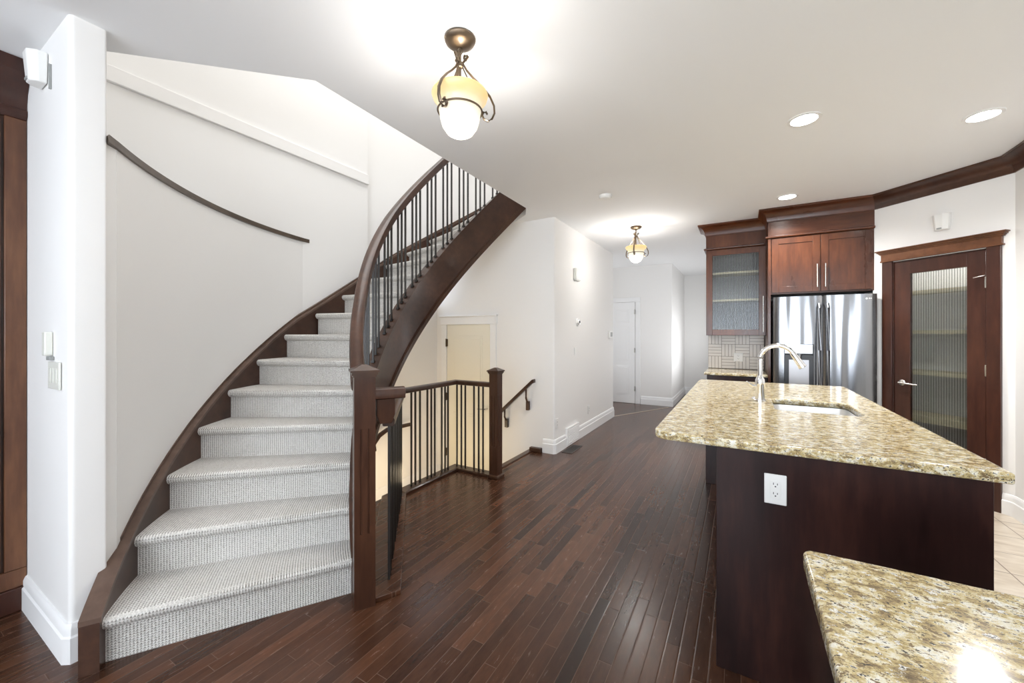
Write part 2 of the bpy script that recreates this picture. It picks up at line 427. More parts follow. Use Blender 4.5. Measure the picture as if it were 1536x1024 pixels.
# entry hall
struct('wall_entry', prism(bmesh.new(), rounded([(-3.7, 7.95), (-1.12, 7.95), (-1.12, 9.8), (-1.22, 9.8), (-1.22, 8.05), (-3.7, 8.05)], [0, .015, 0, 0, 0, 0]), 0, H), WALL, smooth=True)
struct('wall_front', B((-1.25, 2.6, 9.8, 9.9, 0, H)), WALL)
struct('wall_entry_left', B((-3.7, -3.6, 6.4, 8.0, 0, H)), WALL)
# kitchen walls
struct('wall_kitchen', B((-.37, 2.6, 5.75, 5.86, 0, H), (-.37, -.26, 5.86, 9.8, 0, H)), WALL)
# pantry diagonal wall: local x along the wall, local +y into the pantry
P0 = (1.122, 5.068, 0); DG = frame(P0, rad(-45))
bm = bmesh.new()
for b in ((-.02, .145, 0, .1, 0, H), (.766, .911, 0, .1, 0, H), (.145, .766, 0, .1, 2.03, H)): abox(bm, *b, M=DG)
abox(bm, 1.766, 1.866, -3.6, 4.424, 0, H)
struct('wall_right', bm, WALL)
bm = bmesh.new(); abox(bm, 1.135, 1.235, 5.2, 5.75, 0, H); abox(bm, 2.5, 2.6, 3.6, 5.75, 0, H); abox(bm, 1.866, 2.5, 3.6, 3.7, 0, H)
struct('wall_pantry', bm, WALL)
# rear wall with its three windows, left wall with one
def wall_holes(name, along, pos, thick, a0, a1, holes, z1=H):
    bm = bmesh.new(); cuts = sorted(holes); a = a0
    def bx(p, q, z0, zz):
        if along == 'x': abox(bm, p, q, pos-thick, pos, z0, zz)
        else: abox(bm, pos-thick, pos, p, q, z0, zz)
    for h0, h1, z0, zz in cuts:
        bx(a, h0, 0, z1); bx(h0, h1, 0, z0); bx(h0, h1, zz, z1); a = h1
    bx(a, a1, 0, z1); return struct(name, bm, WALL)
wins = [(-3.1, -1.5, .45, 2.45), (-1.2, .4, .45, 2.45), (.42, 1.62, .45, 2.45)]
wall_holes('wall_rear', 'x', -3.6, .12, -3.9, 1.9, wins)
for k, (a, b, z0, z1) in enumerate(wins):
    bm = B((a, a+.06, -3.70, -3.62, z0, z1), (b-.06, b, -3.70, -3.62, z0, z1), (a, b, -3.70, -3.62, z0, z0+.06), (a, b, -3.70, -3.62, z1-.06, z1), ((a+b)/2-.02, (a+b)/2+.02, -3.70, -3.62, z0, z1))
    struct('window_%d' % (k+1), bm, TRIM)
struct('window_4', B((1.74, 1.765, -2.35, -2.29, 1.0, 2.3), (1.74, 1.765, -.91, -.85, 1.0, 2.3), (1.74, 1.765, -2.29, -.91, 1.0, 1.06), (1.74, 1.765, -2.29, -.91, 2.24, 2.3)), TRIM)  # made-up frame round the added kitchen fill; the wall behind is solid
wall_holes('wall_left', 'y', -3.60, .12, -3.6, .62, [])

# baseboards
BB = [(0, 0), (.020, 0), (.020, .105), (.014, .112), (.014, .138), (.010, .15), (.006, .158), (0, .16)]
def baseboard(name, path, z=0, sc=1): 
    bm = bmesh.new(); sweep_plan(bm, path, [(o, z+v*sc) for o, v in BB]); return struct(name, bm, TRIM, smooth=True)
baseboard('baseboard_column', [(-3.09, .505), (-2.425, .505), (-2.41, .515), (-2.41, .605)])
baseboard('baseboard_hall', [(-1.975, 4.14), (-1.85, 4.14), (-1.835, 4.155), (-1.835, 4.455)])
baseboard('baseboard_hall', [(-1.835, 4.88), (-1.835, 6.525), (-1.85, 6.54), (-2.6, 6.54)])
baseboard('baseboard_entry', [(-1.69, 7.95), (-1.12, 7.95), (-1.12, 9.79)])
baseboard('baseboard_front', [(-1.12, 9.8), (-.37, 9.8)])
a_ = DG @ Vector((.848, 0, 0)); b_ = DG @ Vector((.911, 0, 0))
baseboard('baseboard_right', [(a_.x, a_.y), (b_.x-.01, b_.y+.01), (1.766, 4.40), (1.766, 1.2)])
baseboard('baseboard_stairwell', [(-3.56, 1.5), (-3.56, 4.14), (-3.50, 4.14)], z=-.575, sc=1.15)
baseboard('baseboard_landing', [(-2.61, 4.14), (-2.58, 4.14)], z=-.575, sc=1.15)

# floor transition strip in the entry, wood nosing round the stairwell opening
bm = bmesh.new(); v = Vector((-1.162+1.82, 7.824-6.53)); L_ = v.length
abox(bm, 0, L_, -.012, .012, 0, .004, M=frame((-1.82, 6.53, 0), math.atan2(v.y, v.x)))
struct('trim_2', bm, mat('pale_strip', (.45, .38, .3), .4))
struct('trim_3', B((-2.16, -2.095, 3.27, 4.14, -.03, .012), (-2.13, -1.985, 4.085, 4.138, 0, .05)), W_T, bevel=.006)

# ---------------------------------------------------------------- doors of the setting
def panel_door(name, x0, x1, y, z0, z1, m, panels, facing=-1):
    "slab with raised panels; y is the front face"
    bm = B((x0, x1, y, y+.04, z0, z1))
    o = struct(name, bm, m, bevel=.002)
    for a, b, c, d in panels:
        pb = bmesh.new(); abox(pb, x0+(x1-x0)*a, x0+(x1-x0)*b, y-.006, y, z0+(z1-z0)*c, z0+(z1-z0)*d)
        w_ = .012; abox(pb, x0+(x1-x0)*a+.03, x0+(x1-x0)*b-.03, y-.012, y-.006, z0+(z1-z0)*c+.03, z0+(z1-z0)*d-.03)
        obj('door_panel', pb, m, parent=o, bevel=.003)
    return o
SIX = [(.14, .45, .80, .93), (.55, .86, .80, .93), (.14, .45, .42, .76), (.55, .86, .42, .76), (.14, .45, .08, .37), (.55, .86, .08, .37)]
d1 = panel_door('door_1', -2.60, -1.80, 7.925, .005, 1.985, TRIM, SIX)
bm = bmesh.new()
for z in (.25, 1.0, 1.75): abox(bm, -1.805, -1.793, 7.905, 7.925, z, z+.09)
obj('hinge', bm, NICKEL, parent=d1)
def casing(name, x0, x1, y, z0, z1, w_=.09, head=.09, m=TRIM, over=0):
    bm = B((x0-w_, x0, y-.02, y, z0, z1), (x1, x1+w_, y-.02, y, z0, z1), (x0-w_-over, x1+w_+over, y-.026, y, z1, z1+head))
    if over: abox(bm, x0-w_-over-.01, x1+w_+over+.01, y-.04, y, z1+head, z1+head+.02)
    return struct(name, bm, m, bevel=.004)
casing('trim_4', -2.61, -1.79, 7.95, 0, 1.99)
d2 = panel_door('door_2', -3.375, -2.70, 4.128, -.55, 1.482, CREAM, [(.16, .84, .52, .93), (.16, .84, .07, .44)])
for z in (1.20, .49, -.24):
    bm = B((-3.392, -3.365, 4.112, 4.128, z, z+.095)); abox(bm, -3.385, -3.373, 4.104, 4.112, z-.004, z+.10); obj('hinge', bm, BRONZE, parent=d2)
bm = bmesh.new(); tube(bm, [(-2.74, 4.13, .43), (-2.74, 4.08, .43)], .012); tube(bm, [(-2.745, 4.075, .43), (-2.85, 4.075, .425)], .009); obj('door_handle', bm, NICKEL, parent=d2, smooth=True)
casing('trim_5', -3.385, -2.695, 4.14, -.55, 1.485, .085, .10, over=.012)

# ---------------------------------------------------------------- stairs down to the landing
dn = thing('basement_stairs', (-2.35, 3.7, -.19), 'carpeted steps dropping down behind the iron stairwell railing', 'stairs')
for k in range(2):
    obj('step', B((-2.12-.26*(k+1), -2.10-.26*k, 3.262, 4.138, -.19*(k+1)-.18, -.19*(k+1))), CARPET, parent=dn, bevel=.015, origin=C3)
struct('floor_landing', B((-3.56, -2.62, 2.85, 4.138, -.75, -.573)), mat('landing_carpet', (.62, .52, .38), .9))
for k in range(5):
    obj('step', B((-3.56, -2.578, 2.85-.26*(k+1), 2.87-.26*k, -.573-.19*(k+1)-.18, -.573-.19*(k+1))), CARPET, parent=dn, bevel=.015, origin=C3)

# ---------------------------------------------------------------- the curved staircase
st = thing('staircase', (-2.0, 1.1, 0), 'curved carpeted staircase with dark wood stringers and black iron balusters', 'staircase')
for k in range(1, 16):
    bm = bmesh.new(); tha = TH0-DT*(k-1); z0 = RS*(k-1)+(.0 if k == 1 else -.01); z1 = RS*k
    prof = [(0, z0), (0, z1-.052), (-.012, z1-.05), (-.026, z1-.040), (-.033, z1-.024), (-.030, z1-.010), (-.018, z1-.001), (-.004, z1), (.06, z1), (.14, z1)]
    ends = []; N = 12; rows = []
    for j in range(N+1):
        f = j/N; row = []
        for s_, z in prof:
            th_ = tha
            Ra = Rop(tha)-.006; Rb = Rin(tha-(DT/2))+.012; Rr = Ra+(Rb-Ra)*f
            row.append(bm.verts.new(pol(Rr, tha-math.degrees(s_/Rr) if s_ < .1 else tha-DT*.55, z)))
        Rb = Rin(tha-DT)+.012; Rr = Ra+(Rb-Ra)*f
        row.append(bm.verts.new(pol(Rr, tha-DT-math.degrees(.01/Rr), z1)))
        row.append(bm.verts.new(pol(Rr, tha-DT-math.degrees(.01/Rr), z1-.03)))
        row.append(bm.verts.new(pol(Rr, tha-math.degrees(.03/Rr), max(z0, z1-.16))))
        rows.append(row)
    m_ = len(rows[0])
    for a, b in zip(rows, rows[1:]):
        for j in range(m_): bm.faces.new((a[j], a[(j+1) % m_], b[(j+1) % m_], b[j]))
    bm.faces.new(rows[0]); bm.faces.new(rows[-1][::-1])
    obj('step', bm, CARPET, parent=st, smooth=True, origin=C3)
# inner (open side) stringer: body, bottom moulding
zc = lambda f: (lambda t: max(0.0, f(t)))
bm = bmesh.new(); ring(bm, 1.605, Rop, zc(lambda t: off(t)-.19), zc(lambda t: off(t)+.245), 239, 127, 98)
sr = obj('stringer', bm, W_N, parent=st, smooth=True)
bm = bmesh.new(); ring(bm, 1.592, 1.70, zc(lambda t: off(t)-.205), zc(lambda t: off(t)-.150), 233.5, 127, 96)
ring(bm, 1.598, 1.70, zc(lambda t: off(t)-.150), zc(lambda t: off(t)-.138), 233.5, 127, 96)
obj('edge_moulding', bm, W_T, parent=sr, smooth=True)
bm = bmesh.new(); ring(bm, 1.600, lambda t: Rop(t)+.005, zc(lambda t: off(t)+.245), zc(lambda t: off(t)+.258), 239, 127, 98)
obj('stringer_cap', bm, W_N, parent=sr, smooth=True)
# wall-side stringer with its cap
bm = bmesh.new(); ring(bm, lambda t: Rin(t), lambda t: Rin(t)+.062, zc(lambda t: off(t)-.06), lambda t: off(t)+.235, 238.8, 137, 110)
so = obj('stringer', bm, W_N, parent=st, smooth=True)
bm = bmesh.new(); ring(bm, lambda t: Rin(t)-.006, lambda t: Rin(t)+.062, lambda t: off(t)+.237, lambda t: off(t)+.257, 238.85, 137, 110)
ring(bm, lambda t: Rin(t)+.030, lambda t: Rin(t)+.05, lambda t: off(t)+.257, lambda t: off(t)+.272, 232.6, 137, 100)
obj('stringer_cap', bm, wood('stringer_cap_wood', 'n', (.06, .036, .026), (.11, .068, .05), (.17, .11, .085), rough=.3), parent=so, smooth=True)
# balusters in threes
ctr = 198.1-7.13*7
k = 0
while ctr < 238:
    for d in (-1.85, 0, 1.85):
        th = ctr+d
        if 142 < th < 237.5:
            x, y, _ = pol((1.605+Rop(th))/2, th, 0); zb = off(th)+.255; zt = off(th)+1.10; a = rad(th)
            bm = bmesh.new(); M = frame((x, y, 0), a)
            abox(bm, -.0065, .0065, -.0065, .0065, zb, zt, M=M); abox(bm, -.012, .012, -.012, .012, zb, zb+.016, M=M)
            obj('baluster', bm, BLACK, parent=st)
    ctr += 7.13
# handrail
hr = bmesh.new()
HP = [(-.036, -.028), (-.038, .008), (-.033, .022), (-.020, .029), (0, .031), (.020, .029), (.033, .022), (.038, .008), (.036, -.028), (.028, -.034), (-.028, -.034)]
pts = [pol(1.615+.035*max(0, min(1, (222-t_)/25)), t_, max(1.10, off(t_)+1.108)) for t_ in [238.6-i*(238.6-137)/84 for i in range(85)]]
rail(hr, pts, HP); obj('handrail', hr, W_N, parent=st, smooth=True)
# newel post at the foot, turned to face down the flight
def newel(parent, c, ang, hgt, half, flutes, zb=0):
    def sec(v0, n):
        out = []
        for q in range(4):
            a = q*PI/2
            base = [(-half, -half)]
            if n:
                for xx in n:
                    base += [(xx-.005, -half), (xx-.003, -half+.005), (xx+.003, -half+.005), (xx+.005, -half)]
            for (x, y) in base: out.append((x*math.cos(a)-y*math.sin(a), x*math.sin(a)+y*math.cos(a)))
        return out
    bm = bmesh.new(); f0, f1 = flutes
    prism(bm, sec(0, None), zb, f0); prism(bm, sec(0, (-half*.36, half*.36)), f0, f1); prism(bm, sec(0, None), f1, hgt)
    bake(bm, frame((*c, 0), ang)); o = obj('newel_post', bm, W_Z, parent=parent)
    bm = bmesh.new()
    def lay(r, z0, z1): abox(bm, -r, r, -r, r, z0, z1)
    lay(half+.005, hgt-.018, hgt-.008); lay(half+.011, hgt-.008, hgt+.006); lay(half+.018, hgt+.006, hgt+.016)
    r = half+.018; vs = [bm.verts.new(p) for p in ((-r, -r, hgt+.016), (r, -r, hgt+.016), (r, r, hgt+.016), (-r, r, hgt+.016))]
    r = .012; tp = [bm.verts.new(p) for p in ((-r, -r, hgt+.042), (r, -r, hgt+.042), (r, r, hgt+.042), (-r, r, hgt+.042))]
    for i in range(4): bm.faces.new((vs[i], vs[(i+1) % 4], tp[(i+1) % 4], tp[i]))
    bm.faces.new(tp); bake(bm, frame((*c, 0), ang)); obj('newel_cap', bm, W_T, parent=o)
    return o
newel(st, (-1.655, 1.366), rad(56), 1.165, .050, (.37, .89))

# ---------------------------------------------------------------- railing round the stairwell
rl = thing('stairwell_railing', (-2.35, 2.9, 0), 'dark wood railing with black iron balusters guarding the stairwell opening', 'railing')
newel(rl, (-2.02, 3.19), 0, 1.0, .045, (.30, .78))
obj('base_plate', B((-2.075, -1.955, 3.125, 3.25, 0, .035)), W_T, parent=rl, bevel=.008)
A0 = Vector((-1.60, 1.47)); A1 = Vector((-2.50, 2.46)); B1 = Vector((-2.50, 3.19)); C1 = Vector((-2.06, 3.19))
shoe = [(-.066, 0), (.066, 0), (.066, .018), (.056, .026), (-.056, .026), (-.066, .018)]
bm = prism(bmesh.new(), [(-1.60, 1.39), (-1.54, 1.505), (-2.445, 2.455), (-2.57, 2.49), (-2.57, 2.30), (-1.73, 1.42)], 0, .026); obj('shoe_rail', bm, FLOOR, parent=rl, bevel=.004)
bm = bmesh.new(); sweep_plan(bm, [(-2.505, 2.45), tuple(B1), tuple(C1)], [(o*.85, z*1.1) for o, z in shoe]); obj('shoe_rail', bm, W_T, parent=rl)
GR = [(a*.85, b*.72) for a, b in HP]
bm = bmesh.new(); rail(bm, [(-1.625, 1.50, .895), (A1.x, A1.y, .878), (B1.x, B1.y, .878), (C1.x, C1.y, .878)], GR); obj('handrail', bm, W_T, parent=rl, smooth=True)
# short drop where the low rail meets the newel post: stub, hanging block
u = Vector((.55, .835)).normalized()
bm = bmesh.new(); rail(bm, [(-1.625, 1.405, 1.058), (-1.625+u.x*.15, 1.405+u.y*.15, 1.058)], [(a*1.0, b*.9) for a, b in HP]); obj('handrail', bm, W_Z, parent=rl, smooth=True)
bm = bmesh.new(); pr = [(-.046, 1.03), (.046, 1.03), (.046, .945), (.030, .900), (-.030, .900), (-.046, .945)]
M = frame((-1.600, 1.455, 0), math.atan2(u.y, u.x))
lo = [bm.verts.new((a, -.022, z)) for a, z in pr]; hi = [bm.verts.new((a, .035, z)) for a, z in pr]
for i in range(6): bm.faces.new((lo[i], lo[(i+1) % 6], hi[(i+1) % 6], hi[i]))
bm.faces.new(lo[::-1]); bm.faces.new(hi); bake(bm, M); obj('rail_block', bm, W_Z, parent=rl, bevel=.003)
def bal(x, y, z0=.026, z1=.86, ang=0):
    bm = bmesh.new(); M = frame((x, y, 0), ang); abox(bm, -.0065, .0065, -.0065, .0065, z0, z1, M=M)
    obj('baluster', bm, BLACK, parent=rl)
for y in (2.567, 2.616, 2.675, 2.772, 2.826, 2.873, 2.974, 3.024, 3.069): bal(-2.50, y)
for x in (-2.483, -2.428, -2.379, -2.273, -2.217, -2.166): bal(x, 3.19)
dA = (A1-A0).normalized(); s_ = .09
while s_ < (A1-A0).length-.06:
    for q in (0, .05, .10):
        p = A0+dA*(s_+q)
        if s_+q < (A1-A0).length-.03: bal(p.x, p.y, ang=math.atan2(dA.y, dA.x))
    s_ += .2035

# wall handrails
def wall_rail(name, pts, brackets, axis, label):
    t = thing(name, brackets[0][0], label, 'handrail')
    bm = bmesh.new(); rail(bm, pts, [(a*.6, b*.62) for a, b in HP]); obj('handrail', bm, W_T, parent=t, smooth=True)
    for (p, wall, drop) in brackets:
        p = Vector(p); n = Vector(wall)
        bm = bmesh.new(); q = [p, p+Vector((0, 0, -drop*.45)), p+n*.4+Vector((0, 0, -drop*.62)), p+n*.85+Vector((0, 0, -drop*.72)), p+n*.85+Vector((0, 0, -drop))]
        tube(bm, q, [.015, .014, .015, .017, .017], seg=4); e = p+n*.9+Vector((0, 0, -drop*.85))
        abox(bm, e.x-.02, e.x+.02, e.y-.02, e.y+.02, e.z-.055, e.z+.05)
        obj('bracket', bm, W_T, parent=t, bevel=.004)
    return t
wall_rail('wall_handrail', [(-2.60, 4.075, .345), (-2.085, 4.075, .815), (-2.055, 4.075, .825)], [((-2.165, 4.075, .72), (0, .055, 0), .23), ((-2.455, 4.075, .46), (0, .055, 0), .20)], 0,
          'short dark wooden handrail on wall beside the stairwell newel post')
wall_rail('wall_handrail', [(-3.49, 3.56, .265), (-3.49, 3.2, .275), (-3.49, 3.09, .235), (-3.49, 2.95, .10), (-3.49, 2.5, -.25)], [((-3.49, 3.03, .17), (-.06, 0, 0), .2)], 1,
          'dark handrail low on the cream wall beneath the curved staircase')

# ledge cap on the curved wall
bm = bmesh.new(); ring(bm, lambda t: 2.622, lambda t: min(2.80, (abs(PX-CX)-.004)/abs(math.cos(rad(t)))), 2.2, 2.233, 233.2, 191.9, 40)
q_ = pol(2.622, 233.2, 0); prism(bm, [(-2.392, .621), (q_[0], q_[1]), (-2.56, .655), (-2.50, .621)], 2.2, 2.233)
tag(obj('ledge_cap', bm, wood('ledge_wood', 'n', (.05, .034, .022), (.085, .06, .042), (.13, .095, .07), rough=.35), smooth=True), 'dark wooden ledge capping the white curved stair wall', 'ledge')

# ---------------------------------------------------------------- built-in at far left
bi = thing('built_in_cabinet', (-3.35, 0, 0), 'tall dark wooden built-in cabinet at the left edge of room', 'cabinet')
obj('cabinet_body', B((-3.598, -3.10, -1.5, .503, .0, 2.42)), W_Z, parent=bi)
obj('face_frame', B((-3.10, -3.082, .433, .503, .205, 2.42), (-3.10, -3.082, -.55, -.48, .205, 2.42), (-3.10, -3.082, -1.5, .503, .116, .204)), wood('built_in_wood', 'z', (.05, .02, .011), (.11, .045, .022), (.20, .09, .042), rough=.35), parent=bi, bevel=.003)
bd = obj('door', B((-3.10, -3.088, -.47, .425, .21, 2.40)), W_Z, parent=bi, bevel=.002)
bm = bmesh.new(); tube(bm, [(-3.09, .40, .885), (-3.06, .40, .885)], .006); tube(bm, [(-3.055, .405, .885), (-3.055, .25, .885)], .009); obj('handle', bm, BLACK, parent=bd, smooth=True)
obj('plinth', B((-3.10, -3.072, -1.5, .503, 0, .115)), W_DZ, parent=bi, bevel=.004)
bm = bmesh.new(); sweep_plan(bm, [(-3.10, .503), (-3.10, -1.5)][::-1], [(0, 2.42), (.012, 2.42), (.03, 2.44), (.03, 2.465), (.018, 2.47), (.02, 2.50), (.035, 2.55), (.075, 2.60), (.10, 2.625), (.10, 2.688), (0, 2.688)]); obj('crown_moulding', bm, W_DZ, parent=bi, smooth=True)
bm = bmesh.new()

# ---------------------------------------------------------------- wall devices
def plate(name, loc, ang, w_, h_, label, cat, kind, m=IVORY, group=None, gangs=1, d=.008):
    "cover plate facing local -y"
    t = thing(name, loc, label, cat, group); M = frame(loc, ang)
    bm = bmesh.new(); abox(bm, -w_/2, w_/2, -d, -.0005, -h_/2, h_/2, M=M); obj('cover_plate', bm, m, parent=t, bevel=.0025)
    if kind == 'switch':
        for g in range(gangs):
            x = (g-(gangs-1)/2)*.046
            bm = bmesh.new(); abox(bm, x-.016, x+.016, -d-.003, -d, -.033, .033, M=M)
            r_ = obj('rocker', bm, m, parent=t, bevel=.0015)
    if kind == 'outlet':
        bm = bmesh.new(); abox(bm, -.017, .017, -d-.002, -d, -.034, .034, M=M); s = obj('socket', bm, m, parent=t, bevel=.001)
        bm = bmesh.new()
        for z in (.018, -.018):
            abox(bm, -.0075, -.0052, -d-.0026, -d-.0019, z, z+.008, M=M); abox(bm, .0052, .0075, -d-.0026, -d-.0019, z, z+.007, M=M)
            q = bmesh.ops.create_cone(bm, cap_ends=True, segments=10, radius1=.0026, radius2=.0026, depth=.0008, matrix=M @ Matrix.Translation((0, -d-.0022, z-.006)) @ Matrix.Rotation(PI/2, 4, 'X'))
        obj('slots', bm, DARK, parent=s)
    return t
plate('electrical_outlet', (.114, 1.828, .765), 0, .072, .114, 'white duplex outlet on dark wooden end panel of island', 'outlet', 'outlet', WHITE)
plate('electrical_outlet', (-1.833, 4.20, .335), rad(90), .07, .114, 'faint outlet near the hall wall corner, left of the return vent', 'outlet', 'outlet', WALL)
plate('electrical_outlet', (-1.833, 5.30, .315), rad(90), .07, .114, 'small outlet low on the hall wall beyond the return vent', 'outlet', 'outlet', WHITE)
plate('light_switch', (-1.833, 4.775, 1.14), rad(90), .045, .10, 'small white switch on hall wall below the thermostat', 'light switch', 'switch', WHITE)
plate('light_switch', (-2.585, .503, 1.18), 0, .165, .118, 'three-gang ivory switch plate on white column', 'light switch', 'switch', IVORY, gangs=3)
t = thing('thermostat', (-2.64, .5, 1.31), 'narrow ivory wall control above three-gang switch on white column', 'thermostat')
obj('housing', B((-2.675, -2.63, .478, .504, 1.265, 1.37)), IVORY, parent=t, bevel=.005); obj('base', B((-2.67, -2.615, .49, .504, 1.245, 1.262)), GREY, parent=t, bevel=.002)
def sensor(loc, ang, label, grey=True):
    t = thing('motion_sensor', loc, label, 'sensor'); M = frame(loc, ang); bm = bmesh.new()
    top = [(-.058, 0), (-.058, -.035), (-.03, -.062), (.03, -.062), (.058, -.035), (.058, 0)]
    bot = [(x*.78, y*.85) for x, y in top]
    lo = [bm.verts.new((x, y, -.075)) for x, y in bot]; hi = [bm.verts.new((x, y, .06)) for x, y in top]
    for i in range(6): bm.faces.new((lo[i], lo[(i+1) % 6], hi[(i+1) % 6], hi[i]))
    bm.faces.new(lo[::-1]); bm.faces.new(hi); bake(bm, M); obj('housing', bm, WHITE, parent=t, bevel=.006)
    bm = bmesh.new(); abox(bm, -.016, .016, -.058, -.05, -.07, -.058, M=M); obj('lens', bm, GREY, parent=t, bevel=.002)
    return t
a_ = DG @ Vector((.502, 0, 2.31)); sensor(tuple(a_), rad(-45), 'white wedge-shaped sensor on the wall above the pantry door')
t = sensor((-2.76, .503, 2.565), rad(0), 'white sensor high on the white column beside the built-in crown')
obj('side_bracket', B((-2.664, -2.656, .496, .504, 2.45, 2.56)), GREY, parent=t)
# hall wall items
t = thing('door_chime', (-1.815, 4.80, 2.12), 'white rectangular door chime box high on the hall wall', 'door chime')
obj('housing', B((-1.834, -1.795, 4.74, 4.90, 2.05, 2.20)), WHITE, parent=t, bevel=.008); obj('side_grille', B((-1.83, -1.80, 4.732, 4.74, 2.06, 2.19), (-1.83, -1.80, 4.75, 4.88, 2.042, 2.05)), IVORY, parent=t)
t = thing('round_thermostat', (-1.83, 4.87, 1.515), 'round white thermostat with dark dial on hall wall', 'thermostat')
M = Matrix.Translation((-1.834, 4.87, 1.515)) @ Matrix.Rotation(PI/2, 4, 'Y')
bm = lathe(bmesh.new(), [(.052, 0), (.052, .008), (.046, .014), (0, .014)]); bake(bm, M); obj('base', bm, WHITE, parent=t, smooth=True)
bm = lathe(bmesh.new(), [(.034, .014), (.034, .026), (.028, .032), (0, .032)]); bake(bm, M); obj('dial', bm, CHROME, parent=t, smooth=True)
bm = lathe(bmesh.new(), [(.018, .031), (.018, .034), (0, .034)]); bake(bm, M); obj('face', bm, DARK, parent=t, smooth=True)
t = thing('alarm_keypad', (-1.83, 6.33, 1.35), 'white alarm keypad with grey screen at far end of hall wall', 'keypad')
obj('housing', B((-1.834, -1.805, 6.25, 6.43, 1.29, 1.41)), WHITE, parent=t, bevel=.004); obj('screen', B((-1.806, -1.803, 6.28, 6.38, 1.32, 1.39)), GREY, parent=t)
t = thing('return_vent', (-1.83, 4.665, .12), 'white return air vent set into the hall baseboard', 'vent')
obj('frame', B((-1.834, -1.808, 4.46, 4.875, .002, .225)), TRIM, parent=t, bevel=.004)
bm = bmesh.new()
for i in range(9): abox(bm, -1.808, -1.804, 4.49, 4.845, .035+i*.019, .043+i*.019)
obj('louvres', bm, TRIM, parent=t)
t = thing('floor_register', (-1.72, 4.42, .003), 'dark brown metal floor register in hardwood by hall baseboard', 'vent')
obj('frame', B((-1.79, -1.665, 4.24, 4.60, .0, .005)), mat('register_metal', (.075, .065, .058), .45, .3), parent=t, bevel=.002)
bm = bmesh.new()
for i in range(12): abox(bm, -1.775, -1.68, 4.26+i*.027, 4.272+i*.027, .005, .0065)
obj('slats', bm, BLACK, parent=t)
# ceiling things
bm = lathe(bmesh.new(), [(.062, -.001), (.062, -.016), (.05, -.032), (.018, -.036), (0, -.036)], (-1.127, 3.742, H)); tag(obj('smoke_detector', bm, WHITE, smooth=True), 'round white smoke detector on ceiling between the two pendants', 'smoke detector')
for (x, y, lab) in ((.338, 3.033, 'lit recessed ceiling light above the kitchen island, middle of the three'), (1.276, 3.523, 'lit recessed ceiling light at right, nearest the pantry door'), (.388, 4.66, 'lit recessed ceiling light just in front of the fridge cabinets')):
    t = thing('recessed_light', (x, y, H), lab, 'ceiling light', 'recessed kitchen ceiling lights')
    bm = lathe(bmesh.new(), [(.068, -.001), (.07, -.006), (.088, -.004), (.09, 0)], (x, y, H)); obj('trim_ring', bm, TRIM, parent=t, smooth=True)
    bm = lathe(bmesh.new(), [(.069, -.001), (.05, -.005), (0, -.007)], (x, y, H)); obj('lens', bm, BULB, parent=t, smooth=True)
    l = bpy.data.lights.new('downlight', 'SPOT'); l.energy = 46; l.spot_size = rad(150); l.spot_blend = .8; l.shadow_soft_size = .06; l.color = NEUT
    o = bpy.data.objects.new('downlight', l); COL.objects.link(o); o.location = (x, y, H-.03)

